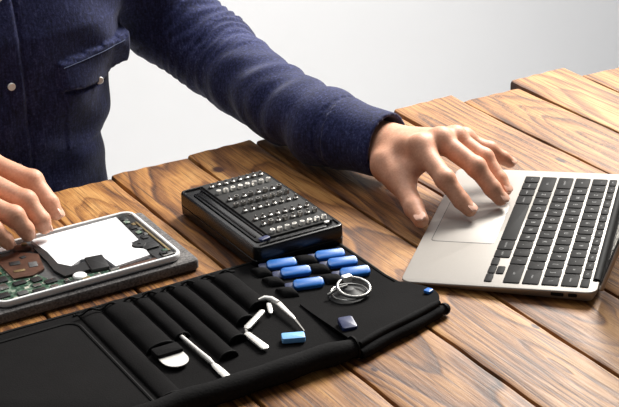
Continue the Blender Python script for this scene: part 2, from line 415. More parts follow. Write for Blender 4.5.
# hinge bar, side ports, lid leaning back
MB().tube([(.026, -LD + .0030, .0112), (.274, -LD + .0030, .0112)], .0042, 14).build('hinge', 'bezel', lap)
for y, w in ((-.157, .0125), (-.172, .0085)):
    MB().slab(0, 0, -.0006, .0008, w, .0034 if w > .01 else .0036, .0012, .0002).build('port', 'bezel', lap, (.0002, y, zt(0, y) * .62 + .0004), (PI / 2, 0, -PI / 2))
lid = MB()
lid.slab(LW / 2, .094, 0, .0042, LW, .188, .010, .0012)
lo = lid.build('lid', 'alu', lap, (0, -LD - .001, .0125), (R(90 + 18), 0, 0))
MB().slab(LW / 2, .095, -.0006, -.0001, LW - .006, .180, .006, .0002).build('screen', 'bezel', lo)
MB().slab(LW / 2, .099, -.0010, -.0007, LW - .038, .146, .001, .0001).build('display', 'screen', lo)

# ------------------------------------------------------------------ bit driver case
cx, cy, cw, cd = -.0930, -.2215, .1075, .1810
case = thing('bit_driver_case', 'black plastic driver bit case, open, holding rows of small steel bits', 'tool case', (cx, cy, 0))
b = MB()
def cring(w, d, z, r): return [(x, y, z) for x, y in rrect(w, d, r, 5)]
b.loft([cring(cw - .006, cd - .006, .0006, .005), cring(cw - .001, cd - .001, .003, .007), cring(cw, cd, .013, .008), cring(cw - .0012, cd - .0012, .0135, .0075),
        cring(cw - .0012, cd - .0012, .0146, .0075), cring(cw, cd, .0151, .008), cring(cw - .0005, cd - .0005, .0262, .008), cring(cw - .002, cd - .002, .0278, .0072),
        cring(cw - .005, cd - .005, .0284, .006), cring(cw - .0075, cd - .0075, .0280, .005), cring(cw - .009, cd - .009, .0262, .0045)])
b.build('shell', 'black', case)
FX0, FX1, FY0, FY1 = -.1205, -.0445, -.2965, -.1345
MB().slab((FX0 + FX1) / 2 - cx, (FY0 + FY1) / 2 - cy, .020, .0296, FX1 - FX0, FY1 - FY0, .003, .001).build('foam_insert', 'blackm', case)
tr = MB()
tr.slab(-.1300 - cx, -.2215 - cy, .0262, .0276, .0135, .150, .004, .0010)
tr.tube([(-.1235 - cx, -.296 - cy, .0280), (-.1235 - cx, -.140 - cy, .0280)], .0011, 8)
tr.tube([(-.1325 - cx, -.286 - cy, .0276), (-.1325 - cx, -.152 - cy, .0276)], .0013, 8)
tr.build('side_tray', 'black', case)
MB().slab(0, -cd / 2 + .0085, .0275, .0291, .070, .006, .002, .0006).build('front_lip', 'black', case)
MB().slab(.0395, -cd / 2 + .0145, .0275, .0300, .0055, .0042, .0012, .0006).build('catch', 'satin', case)
def bit_mesh(kind):
    mb = MB()
    hexr = lambda r, z, n=6: [(r * math.cos(2 * PI * k / n), r * math.sin(2 * PI * k / n), z) for k in range(n)]
    if kind == 0:    # shank up: hexagon with a hollow end
        mb.loft([hexr(.0031, -.006), hexr(.0031, .0032), hexr(.0027, .0038), hexr(.0017, .0038), hexr(.0015, .0018)])
    elif kind == 1:  # tip up: shoulder and slim blade
        mb.loft([hexr(.0029, -.006, 12), hexr(.0029, .0018, 12), hexr(.0017, .0026, 12), hexr(.0014, .0048, 12), hexr(.0008, .0054, 12)])
    else:            # socket
        mb.loft([hexr(.0030, -.006, 14), hexr(.0030, .0036, 14), hexr(.0027, .0041, 14), hexr(.0018, .0041, 14), hexr(.0016, .0020, 14)])
    return mb
ORD = ['first', 'second', 'third', 'fourth', 'fifth', 'sixth', 'seventh', 'eighth']
ROWS = ['front row', 'second row', 'third row', 'fourth row', 'fifth row', 'sixth row', 'seventh row', 'back row']
protos = {}
for r in range(8):
    for c in range(8):
        kind = 0 if r in (0, 4, 6) else (2 if r in (1, 5) and c % 2 else 1)
        x = -.1140 + c * .0089 + (r % 2) * .0006; y = -.2895 + r * .0203 + (0, .001, -.003, .0015, 0, -.003, .001, 0)[r]
        look = ('hexagonal steel bit shank', 'slim steel driver bit', 'hollow steel socket bit')[kind]
        lab = '%s, %s from the left in the %s of the case' % (look, ORD[c], ROWS[r])
        pk_ = (kind, r in (0, 6))
        if pk_ not in protos:
            o = bit_mesh(kind).build('driver_bit', 'satin' if pk_[1] else 'bit'); protos[pk_] = o
        else:
            o = protos[pk_].copy(); C.objects.link(o)
        o.location = (x, y, .0300 + TZ); o.rotation_euler = (random.uniform(-.12, .12), random.uniform(-.12, .12), random.uniform(0, 3))
        tag(o, lab, 'driver bit', 'steel driver bits in the black case')
bt = MB().slab(0, 0, 0, .0035, .0125, .0070, .002, .001).build('bit_adapter', 'dblue')
bt.location = (-.1290, -.2990, .0284 + TZ); bt.rotation_euler = (0, 0, .2)
tag(bt, 'small dark blue plastic piece at the front left corner of the bit case', 'adapter')

# ------------------------------------------------------------------ opened tablet on its felt sleeve
felt = MB().slab(0, 0, 0, .0128, .226, .147, .006, .003, n=5).build('felt_sleeve', 'felt')
felt.location = (-.3035, -.1980, .0002 + TZ); tag(felt, 'thick grey felt sleeve lying flat under the opened tablet', 'tablet sleeve')
tb = thing('tablet', 'opened tablet showing its white battery and circuit boards inside a white frame', 'tablet', (-.3055, -.1980, .0131))
fr = MB()
def tring(ins, z, r=.0125): return [(x, y, z) for x, y in rrect(.2 - 2 * ins, .1345 - 2 * ins, r - ins, 7)]
fr.loft([tring(.003, 0), tring(.0008, .0015), tring(0, .0035), tring(0, .0068), tring(.0006, .0077), tring(.0027, .0080), tring(.0036, .0073), tring(.0036, .0030)], caps=False)
fr.build('frame', 'white', tb)
MB().loft([tring(.0032, .0012), tring(.0032, .0034)]).build('midframe', 'grey', tb)
def TT(poly): return [(x + .304, y + .1985) for x, y in poly]
MB().prism(TT([(-.324, -.1425), (-.225, -.1405), (-.2285, -.207), (-.238, -.209), (-.2395, -.224), (-.232, -.232), (-.234, -.247), (-.274, -.252), (-.2765, -.222), (-.298, -.217), (-.312, -.226), (-.321, -.212), (-.320, -.18)]), .0034, .0072).build('battery', 'batt', tb)
MB().prism(TT([(-.2235, -.1395), (-.2095, -.143), (-.2092, -.257), (-.230, -.258), (-.2310, -.2340), (-.2270, -.2060)]), .0034, .0058).build('side_flex_board', 'dark', tb)
def tslab(name, mat, x, y, w, d, z0=.0034, z1=.006, r=.001, rot=0., par=None):
    return MB().slab(x + .304, y + .1985, z0, z1, w, d, r, .0004, rot=rot).build(name, mat, par or tb)
b = MB()
b.prism(TT([(-.400, -.160), (-.352, -.160), (-.352, -.205), (-.338, -.243), (-.288, -.250), (-.262, -.2575), (-.262, -.2625), (-.396, -.2625)]), .0034, .0046)
lb = b.build('logic_board', 'pcb', tb)
for x, y, w, d, m in ((-.392, -.246, .012, .010, 'dark'), (-.374, -.252, .010, .008, 'grey'), (-.358, -.2545, .013, .006, 'dark'), (-.342, -.256, .008, .006, 'steel'),
                      (-.325, -.2565, .012, .005, 'dark'), (-.309, -.257, .009, .004, 'gold'), (-.386, -.228, .009, .012, 'steel'), (-.398, -.213, .006, .012, 'dark')):
    tslab('chip', m, x, y, w, d, .0046, .0062, .0006, random.uniform(-.05, .05), lb)
MB().prism(TT([(-.372, -.168), (-.346, -.161), (-.3290, -.178), (-.3365, -.214), (-.352, -.222), (-.371, -.218)]), .0046, .0066).build('copper_shield', 'brown', tb)
tslab('flex_connector', 'brown', -.3385, -.152, .017, .016, .0034, .0072, .002)
MB().lathe([(.0028, 0), (.0028, .0012), (.0016, .0015)], 14, (-.334 + .304, -.149 + .1985, .0072)).build('connector_cap', 'gold', tb)
MB().prism(TT([(-.3285, -.160), (-.323, -.163), (-.3195, -.212), (-.3095, -.226), (-.289, -.222), (-.285, -.243), (-.326, -.243), (-.330, -.225), (-.3285, -.200)]), .0048, .0070).build('ribbon_cable', 'dark', tb)
tslab('black_module', 'dark', -.2870, -.2335, .019, .031, .0036, .0082, .0015, -.15)
MB().lathe([(.0072, 0), (.0072, .0014), (.0062, .0024), (.0015, .0027)], 22, (-.3125 + .304, -.2495 + .1985, .0052)).build('round_white_speaker', 'white', tb)
tslab('metal_clip', 'steel', -.277, -.2545, .010, .005, .0036, .0070)
tslab('metal_clip', 'steel', -.297, -.2575, .007, .004, .0036, .0066)
tslab('copper_strip', 'brown', -.250, -.2545, .046, .0045, .0034, .0052)
MB().lathe([(.0078, 0), (.0078, .0016), (.0066, .0030), (.0020, .0030), (.0018, .0022)], 20, (-.2335 + .304, -.2195 + .1985, .0056)).build('camera_module', 'dark', tb)
tslab('camera_bracket', 'dark', -.2245, -.2275, .017, .013, .0056, .0078, .002)
for y, w, m in ((-.150, .005, 'steel'), (-.166, .004, 'gold'), (-.181, .006, 'grey'), (-.196, .004, 'steel'), (-.2445, .006, 'pcb')):
    tslab('surface_part', m, -.2165 + random.uniform(-.002, .002), y, w, .006, .0058, .0068, .0008)
for y, w, m in ((-.1465, .009, 'dark'), (-.158, .007, 'pcb'), (-.174, .008, 'dark'), (-.189, .007, 'pcb'), (-.203, .008, 'dark'), (-.2515, .009, 'dark')):
    tslab('flex_component', m, -.2200, y, w * .8, w, .0058, .0072, .0008, .05)
tslab('side_switch', 'gold', -.2118, -.205, .0025, .085, .0058, .0070, .0005)
tslab('corner_plate', 'steel', -.2175, -.2545, .012, .006, .0058, .0072, .001)
for x, y in ((-.2095, -.1415), (-.2095, -.256), (-.398, -.2585), (-.330, -.1385)):
    MB().lathe([(.0016, 0), (.0016, .0010), (.0006, .0012)], 10, (x + .304, y + .1985, .0058)).build('screw', 'steel', tb)
tslab('white_strip', 'white', -.372, -.1445, .045, .010, .0034, .0060)
for x, y, w, d, m in ((-.394, -.181, .008, .014, 'steel'), (-.381, -.176, .009, .010, 'dark'), (-.383, -.196, .012, .008, 'gold'), (-.381, -.212, .010, .012, 'dark'), (-.369, -.229, .013, .008, 'dark'),
                      (-.352, -.231, .010, .010, 'dark'), (-.341, -.243, .012, .008, 'dark'), (-.356, -.244, .008, .006, 'steel'), (-.395, -.197, .006, .010, 'dark'), (-.327, -.250, .005, .005, 'steel')):
    tslab('chip', m, x, y, w, d, .0046, .0063, .0008, random.uniform(-.1, .1), lb)
for x, y, w, d, m in ((-.358, -.186, .011, .009, 'dark'), (-.343, -.199, .009, .012, 'grey'), (-.360, -.205, .012, .005, 'gold'), (-.346, -.177, .006, .005, 'dark')):
    tslab('shield_patch', m, x, y, w, d, .0066, .0072, .001, random.uniform(-.3, .3))
# ------------------------------------------------------------------ black fabric tool roll
roll = thing('tool_roll', 'unrolled black fabric tool roll lying open at the front of the table', 'tool roll', (-.25, -.40, 0))
OX, OY = .25, .40
def L(x, y, z): return (x + OX, y + OY, z)
def sheet(name, xs, ys, zf, mat, thick=.0016, mi=0):
    """a cloth sheet with a real thickness over a grid; zf gives its underside height"""
    nx, ny = len(xs), len(ys); mb = MB(); top, bot = [], []
    for j, y in enumerate(ys):
        for i, x in enumerate(xs):
            px, py = (x, y) if np.isscalar(x) else x
            z = zf(px, py); bot.append(L(px, py, z)); top.append(L(px, py, z + thick))
    F = []; n = nx * ny
    for j in range(ny - 1):
        for i in range(nx - 1):
            a = j * nx + i; F.append((a + n, a + 1 + n, a + nx + 1 + n, a + nx + n)); F.append((a, a + nx, a + nx + 1, a + 1))
    for i in range(nx - 1):
        F.append((i, i + 1, i + 1 + n, i + n)); k = (ny - 1) * nx + i; F.append((k, k + n, k + 1 + n, k + 1))
    for j in range(ny - 1):
        k = j * nx; F.append((k, k + n, k + nx + n, k + nx)); k = j * nx + nx - 1; F.append((k, k + nx, k + nx + n, k + n))
    return mb.add(bot + top, F).build(name, mat, roll, ang=60)
lin = lambda a, b, n: list(np.linspace(a, b, n))
wav = lambda x, y: .0006 * (math.sin(x * 71 + y * 33) + math.sin(y * 57 - x * 23 + 1))
# base mat: right edge leans outwards towards the front
mb = MB()
def mat_outline(): return [(-.62, -.2975), (-.5, -.2985), (-.40, -.2960), (-.30, -.2975), (-.20, -.2955), (-.10, -.2975), (-.050, -.2975), (-.0460, -.3000), (-.0455, -.345), (-.0455, -.40), (-.0400, -.440),
                           (-.0330, -.4600), (-.0380, -.4850), (-.09, -.500), (-.150, -.512), (-.165, -.514), (-.25, -.519), (-.33, -.522), (-.43, -.522), (-.52, -.520), (-.62, -.518)]
mo = mat_outline()
mb.loft([[L(x, y, .0003) for x, y in mo], [L(x, y, .0052) for x, y in mo], [L(x * .998 - .0006, y * .9975 - .001, .0062) for x, y in mo]])
mb.build('base_mat', 'nylon', roll, ang=30)
# bound edges: back, right, with raised tape
tape = [L(-.62, -.2985, .0055), L(-.5, -.2995, .0055), L(-.40, -.2972, .0056), L(-.30, -.2985, .0056), L(-.20, -.2968, .0056), L(-.10, -.2985, .0056), L(-.050, -.2986, .0056), L(-.0465, -.3012, .0056), L(-.0462, -.345, .0056), L(-.0462, -.400, .0056), L(-.0425, -.438, .0060)]
mb = MB(); mb.tube(tape, .0021, 8); mb.build('edge_binding', 'mesh', roll)
# rolled-up front hem of the left panel
def wob_tube(name, a, b, r, mat, n=40, amp=.0008, ring=18, flat=1., sag=0.):
    pts, rr = [], []
    for k in range(n + 1):
        t = k / n; x = a[0] + (b[0] - a[0]) * t; y = a[1] + (b[1] - a[1]) * t; z = a[2] + (b[2] - a[2]) * t
        pts.append(L(x, y + amp * math.sin(x * 90), z + amp * .7 * math.sin(x * 61 + 2)))
        e = min(t, 1 - t) * n; rr.append(r * (1 if e >= 2 else (.93 if e >= 1 else .80)) * (1 + .04 * math.sin(x * 130)))
    return MB().tube(pts, rr, ring, flat=flat).build(name, mat, roll)
wob_tube('front_hem', (-.62, -.5215, .0122), (-.1555, -.5170, .0122), .0108, 'nylon2')
MB().lathe([(.0106, 0), (.0106, .0014), (.0080, .0022), (.0030, .0022), (.0022, .0008)], 18, L(-.1556, -.517, .0122), axis=(1, .01, 0)).build('hem_end', 'mesh', roll)
# folded front flap on the right part: flat panel that rises, ridge and a lower piping
def flap_z(x, y):
    return .0062 + .0080 * y ** 1.4 + wav(x, y * .1) * .6
xs = lin(0, 1, 26); ys = lin(1, 0, 22)
QA, QB, QC, QD = (-.150, -.408), (-.0445, -.421), (-.0445, -.492), (-.152, -.518)
mb = MB(); top, bot = [], []
for y in ys:
    for x in xs:
        X, Y = [(QA[k] * (1 - x) + QB[k] * x) * (1 - y) + (QD[k] * (1 - x) + QC[k] * x) * y for k in (0, 1)]; X += .016 * x * math.sin(PI * y) ** .8; z = flap_z(X, y); bot.append(L(X, Y, z)); top.append(L(X, Y, z + .0018))
nx, ny, F = len(xs), len(ys), []; n = nx * ny
for j in range(ny - 1):
    for i in range(nx - 1):
        a = j * nx + i; F.append((a + n, a + 1 + n, a + nx + 1 + n, a + nx + n)); F.append((a, a + nx, a + nx + 1, a + 1))
for i in range(nx - 1):
    F.append((i, i + 1, i + 1 + n, i + n)); k = (ny - 1) * nx + i; F.append((k, k + n, k + 1 + n, k + 1))
for j in range(ny - 1):
    k = j * nx; F.append((k, k + n, k + nx + n, k + nx)); k = j * nx + nx - 1; F.append((k, k + nx, k + nx + n, k + n))
mb.add(bot + top, F).build('front_flap', 'nylon', roll, ang=60)
wob_tube('flap_ridge', (-.150, -.5190, .0148), (-.0435, -.4920, .0146), .0036, 'nylon2', 24, .0005, 12)
wob_tube('lower_piping', (-.152, -.5230, .0072), (-.0390, -.4940, .0070), .0060, 'nylon2', 24, .0006, 14)
MB().lathe([(.0062, 0), (.0062, .002), (.0045, .005), (.002, .006)], 14, L(-.0395, -.4940, .0070), axis=(1, .25, 0)).build('piping_end', 'mesh', roll)
# big flat pocket panel on the left with a stitched, bound edge
pk = rrect(.262, .190, .014, 6)
mb = MB(); cxp, cyp = -.4795, -.414
mb.loft([[L(cxp + x, cyp + y, .0060) for x, y in pk], [L(cxp + x, cyp + y, .0082) for x, y in pk], [L(cxp + x * .99, cyp + y * .985, .0088) for x, y in pk]])
mb.build('large_pocket', 'nylon', roll)
MB().tube([L(cxp + x * 1.0, cyp + y, .0084) for x, y in pk], .0019, 8, closed=True).build('pocket_binding', 'mesh', roll)
# row of narrow tool sleeves
def sleeve(x, w, y0, y1, h, tilt=0.):
    rings = []
    for k in range(17):
        t = k / 16; y = y0 + (y1 - y0) * t; xc = x + tilt * t; hh = h * (.55 + .45 * min(1, t * 4)) * (1 + .05 * math.sin(t * 19))
        rings.append([L(xc + w / 2 * math.cos(PI * q / 12), y, .0058 + hh * math.sin(PI * q / 12) ** .75) for q in range(13)])
    mb = MB(); mb.loft(rings)
    s = mb.build('tool_sleeve', 'nylon', roll, ang=50)
    MB().tube([p for p in rings[-1]], .0012, 6).build('sleeve_hem', 'mesh', s)
    return s
sleeve(-.3300, .022, -.302, -.495, .0048)
sleeve(-.3015, .030, -.302, -.414, .0085)
sleeve(-.2755, .015, -.302, -.404, .0062)
sleeve(-.2560, .018, -.302, -.462, .0072)
sleeve(-.2350, .018, -.302, -.440, .0080)
sleeve(-.2120, .019, -.302, -.412, .0088)
sleeve(-.1860, .022, -.302, -.392, .0085)
for y in (-.3045, -.3120):
    MB().tube([L(x, y, .0120 + .0022 * math.sin(x * 300) - (.004 if y > -.305 else 0)) for x in lin(-.345, -.172, 50)], .0012, 6).build('stitched_seam', 'mesh', roll)

def lay(o, x, y, z, rz=0., rx=0., ry=0.):
    o.location = (x, y, z + TZ); o.rotation_euler = (rx, ry, rz); return o
# wide bladed opening knife in the wide sleeve
kn = thing('opening_knife', 'wide opening knife with rounded steel blade end sticking out of its black sleeve', 'opening knife', (-.3015, -.43, .0062))
MB().slab(0, .062, 0.0008, .0055, .015, .11, .005, .0015).build('handle', 'black', kn)
MB().slab(0, .0035, 0.0006, .0082, .0265, .016, .002, .0012).build('collar', 'nylon2', kn)
half = [(.0125 * math.cos(t), -.0125 - .0145 * math.sin(t)) for t in np.linspace(0, PI, 15)]
MB().prism([(.0125, .002)] + half + [(-.0125, .002)], .0036, .0046).build('blade', 'satin', kn)
# metal spudger
sp = thing('metal_spudger', 'slim bright metal spudger with a flat paddle end lying in front of the sleeves', 'spudger', (-.2755, -.45, .0064), R(1.5))
MB().tube([(0, .062, .0030), (0, .010, .0032), (0, -.010, .0032), (0, -.018, .0028)], [.0019, .0021, .0026, .0018], 12).build('shaft', 'satin', sp)
MB().loft([[(w * math.cos(a), y, z + h * math.sin(a)) for a in np.linspace(0, 2 * PI, 14, endpoint=False)] for y, w, z, h in
           ((-.016, .0016, .0028, .0015), (-.022, .0034, .0026, .0013), (-.034, .0040, .0024, .0011), (-.046, .0038, .0020, .0009), (-.051, .0022, .0018, .0006))]).build('paddle', 'satin', sp)
# tweezers
def bar(mb, a, b, w0, w1, h): 
    a, b = Vector(a), Vector(b); d = (b - a).normalized(); s = d.cross(Vector((0, 0, 1))).normalized(); u = s.cross(d)
    def rg(p, w, hh): return [tuple(p + s * (w * i) + u * (hh * j)) for i, j in ((-1, -.6), (-.7, -1), (.7, -1), (1, -.6), (1, .6), (.7, 1), (-.7, 1), (-1, .6))]
    return mb.loft([rg(a, w0 * .7, h * .7), rg(a + d * .002, w0, h), rg(b - d * .003, w1, h), rg(b, w1 * .6, h * .6)])
tw = thing('angled_tweezers', 'pale metal tweezers with a sharply bent V shaped end', 'tweezers', (-.215, -.43, .0066))
bar(MB(), (.0235, .0205, .0068), (-.0055, .0010, .0046), .0026, .0034, .0016).build('upper_arm', 'satin', tw)
bar(MB(), (-.0085, -.0050, .0035), (-.0065, -.0410, .0030), .0032, .0040, .0016).build('lower_arm', 'satin', tw)
bar(MB(), (-.0050, .0030, .0044), (-.0088, -.0075, .0034), .0014, .0014, .0010).build('bent_spring', 'steel', tw)
tw2 = thing('pointed_tweezers', 'shiny metal tweezers with long dark pointed tip beside the light blue piece', 'tweezers', (-.176, -.40, .0066))
MB().tube([(-.0085, .0125, .0068), (-.002, .0120, .0074), (.0025, .0065, .0072), (.0045, -.004, .0068)], [.0016, .0026, .0030, .0028], 10).build('spring_head', 'satin', tw2)
bar(MB(), (.0045, .0010, .0070), (.0030, -.0390, .0050), .0030, .0016, .0013).build('upper_blade', 'satin', tw2)
bar(MB(), (.0030, -.0380, .0050), (.0000, -.0620, .0034), .0014, .0006, .0009).build('tip', 'bit', tw2)
bar(MB(), (-.0020, .0040, .0052), (-.0085, -.0120, .0030), .0024, .0022, .0012).build('lower_blade', 'satin', tw2)
# blue opening tools: two columns of three
def pick_mesh():
    pts = rrect(.0315, .0115, .0042, 6)
    mb = MB()
    def ring(k, z): return [(x * k, y * k, z) for x, y in pts]
    mb.loft([ring(.92, 0), ring(1, .0012), ring(1, .0040), ring(.95, .0054), ring(.82, .0060)])
    return mb
BL = [(-.1235, -.3235, 'left column, farthest back'), (-.1205, -.3475, 'left column, middle one'), (-.1230, -.3775, 'left column, nearest the front'),
      (-.0715, -.3330, 'right column, farthest back'), (-.0700, -.3555, 'right column, middle one'), (-.0710, -.3815, 'right column, nearest the front')]
p0 = None
for x, y, where in BL:
    if p0 is None:
        p0 = thing('opening_pick', '', 'opening pick', (x, y, .0075)); q0 = pick_mesh().build('grip', 'blue', p0)
        q1 = MB().slab(-.0178, 0, .0004, .0030, .012, .0095, .002, .0006).build('tip', 'dblue', p0); o = p0
    else:
        o = p0.copy(); C.objects.link(o)
        for q in (q0, q1):
            d = q.copy(); C.objects.link(d); d.parent = o
    o.location = (x, y, .0075 + TZ); o.rotation_euler = (R(24), 0, R(-17))
    tag(o, 'bright blue opening pick on the tool roll, ' + where, 'opening pick', 'blue opening picks in two columns')
for x, w in ((-.148, .014), (-.0965, .017)):
    for y in (-.326, -.351, -.379):
        mb = MB(); rings = []
        for k in range(9):
            t = k / 8; yy = y + .0095 - .019 * t
            rings.append([L(x + w / 2 * math.cos(PI * q / 10), yy - .25 * w * math.cos(PI * q / 10) * .9, .0060 + (.0055 * math.sin(PI * t) ** .5 + .0012) * (math.sin(PI * q / 10) ** .35)) for q in range(11)])
        mb.loft(rings).build('elastic_loop', 'nylon2', roll)
# suction handle with its metal ring
su = thing('suction_handle', 'black rubber suction cup with a round metal pull ring', 'suction handle', (-.100, -.4185, .0064))
MB().lathe([(.0205, 0), (.0205, .0016), (.0170, .0034), (.0080, .0052), (.0050, .0085), (.0040, .0090)], 28).build('suction_cup', 'rubber', su)
MB().tube([(.0160 * math.cos(a) + .0035, .0160 * math.sin(a) - .003, .0100 + .0028 * math.sin(a)) for a in np.linspace(0, 2 * PI, 36, endpoint=False)], .0018, 10, closed=True).build('pull_ring', 'steel', su)
MB().tube([(.0180 * math.cos(a), .0180 * math.sin(a), .0046) for a in np.linspace(0, 2 * PI, 36, endpoint=False)], .0009, 8, closed=True).build('cup_rim', 'steel', su)
MB().slab(.0050, .0125, .0100, .0165, .0105, .0070, .002, .001).build('ring_clip', 'satin', su)
MB().tube([(-.022, .004, .006), (-.010, .0045, .0095), (.000, .0040, .0100)], [.0014, .0018, .0014], 10).build('pin', 'steel', su)
# single blue pieces
o = lay(MB().slab(0, 0, 0, .0062, .022, .0125, .002, .0012).build('plastic_opening_tool', 'lblue'), -.1905, -.4665, .0066, R(-24)); tag(o, 'light blue flat plastic end lying beside the pointed tweezers', 'opening tool')
o = lay(MB().slab(0, 0, 0, .0060, .0150, .0200, .003, .0015).build('plastic_opening_tool', 'dblue'), -.1395, -.4800, .0118, R(-14), R(6)); tag(o, 'dark blue plastic piece in the shade of the folded flap', 'opening tool')
o = lay(MB().slab(0, 0, 0, .0032, .0080, .0070, .0015, .0006).build('blue_tag', 'blue'), -.0370, -.4640, .0118, R(20)); tag(o, 'tiny blue tag at the right corner of the tool roll flap', 'tag')
# ------------------------------------------------------------------ the person behind the table
MX, MY = -.237, .205                                   # middle of the body
man = thing('person', 'person in a navy denim shirt reaching over the table towards the laptop', 'person', (MX, MY, -TZ))
PL = (-MX, -MY, TZ)                                    # body parts are written in table coordinates
A = np.array
def hand(W, fl, ex, palm_r=.0165, cuffdir=None):
    """W wrist, fl: finger name -> (points, radii); returns an sdf"""
    def f(p):
        d = None
        for nm in ('I', 'M', 'R', 'P'):
            P, r = fl[nm]
            e = cone(p, W, P[0], palm_r, r[0] * 1.12); d = e if d is None else smin(d, e, .014)
        d = smin(d, cone(p, fl['I'][0][0], fl['P'][0][0], .0115, .0100), .010)
        T, tr = fl['T']
        d = smin(d, chain(p, [W + (T[0] - W) * .45] + list(T[:2]), [.019, .0185, .0130], .010), .014)
        d = smin(d, cone(p, T[0] * .35 + T[1] * .65, fl['I'][0][0] * .75 + fl['I'][0][1] * .25 - A((0, 0, .006)), .0105, .0085), .016)
        fing = None
        for nm in ('I', 'M', 'R', 'P'):
            P, r = fl[nm]; e = chain(p, P, r, .003)
            e = smin(e, np.linalg.norm(p - P[1] - A((0, 0, .0006)), axis=1) - r[1] * 1.00, .006)
            fing = e if fing is None else np.minimum(fing, e)
        d = smin(d, fing, .006)
        d = smin(d, chain(p, T[1:], tr[1:], .004), .007)
        for nm in ('I', 'M', 'R', 'P'):                # knuckles
            d = smin(d, np.linalg.norm(p - fl[nm][0][0] - A((0, 0, .0030)), axis=1) - fl[nm][1][0] * .80, .010)
        d = smin(d, cone(p, W, ex, .0235, .0290), .016)
        return d
    return f
def nail_bits(P, r, wid, ref):
    """one fingernail on the last bone"""
    tip, dip, pip = A(P[-1]), A(P[-2]), A(P[-3]); v = tip - dip; v /= np.linalg.norm(v)
    n = A(ref, float); n -= v * (n @ v); n /= np.linalg.norm(n); s = np.cross(v, n)
    c = tip + v * r * .15 + n * r * .80; rings = []
    for a in np.linspace(-1, 1, 9):
        w = math.sqrt(max(0, 1 - abs(a) ** 3.2)) * wid + 1e-4
        rings.append([tuple(c + v * a * wid * 1.25 + s * w * q + n * (r * .26 * math.sqrt(max(0, 1 - .8 * (q * .9) ** 2)) + z - .001 - .0006 * abs(a) ** 2)) for q, z in
                      [(q, .0004) for q in np.linspace(-1, 1, 9)] + [(q, -.0014) for q in np.linspace(1, -1, 9)]])
    return rings
LW_ = A((.090, -.186, .046))
LF = {'I': ([A((.090, -.262, .0680)), A((.0865, -.314, .0490)), A((.0950, -.332, .0285)), A((.0985, -.3425, .0210))], [.0122, .0102, .0093, .0080]),
      'M': ([A((.116, -.263, .0710)), A((.1295, -.3110, .0520)), A((.1375, -.3305, .0315)), A((.1425, -.3385, .0215))], [.0122, .0104, .0095, .0082]),
      'R': ([A((.140, -.257, .0660)), A((.1555, -.2905, .0500)), A((.1600, -.3125, .0310)), A((.1608, -.3225, .0220))], [.0115, .0097, .0088, .0077]),
      'P': ([A((.160, -.245, .0560)), A((.1810, -.2650, .0450)), A((.1940, -.2735, .0350)), A((.2010, -.2770, .0290))], [.0100, .0086, .0077, .0067]),
      'T': ([A((.070, -.226, .0400)), A((.0640, -.265, .0310)), A((.0500, -.3080, .0225)), A((.0440, -.3300, .0180))], [.0175, .0125, .0108, .0086])}
LE = A((.074, -.110, .047))
RW_ = A((-.415, -.020, .074))
RF = {'I': ([A((-.330, -.030, .0740)), A((-.2965, -.084, .0610)), A((-.2885, -.110, .0420)), A((-.2860, -.1180, .0320))], [.0122, .0108, .0094, .0078]),
      'M': ([A((-.354, -.078, .0770)), A((-.3220, -.131, .0600)), A((-.3130, -.147, .0420)), A((-.3110, -.1480, .0340))], [.0122, .0110, .0096, .0080]),
      'R': ([A((-.377, -.108, .0730)), A((-.3435, -.152, .0560)), A((-.3340, -.156, .0400)), A((-.3320, -.1550, .0335))], [.0115, .0104, .0090, .0078]),
      'P': ([A((-.398, -.128, .0640)), A((-.3690, -.1600, .0500)), A((-.3590, -.1630, .0380)), A((-.3565, -.1630, .0328))], [.0100, .0090, .0080, .0070]),
      'T': ([A((-.392, -.048, .0560)), A((-.3600, -.060, .0400)), A((-.3280, -.080, .0280)), A((-.3060, -.0950, .0200))], [.0175, .0130, .0110, .0090])}
REx = A((-.475, .040, .070))
lhand = nets(hand(LW_, LF, LE), (.02, -.37, .0), (.235, -.06, .11), .0017)
rhand = nets(hand(RW_, RF, REx), (-.53, -.22, .0), (-.26, .08, .115), .0019)
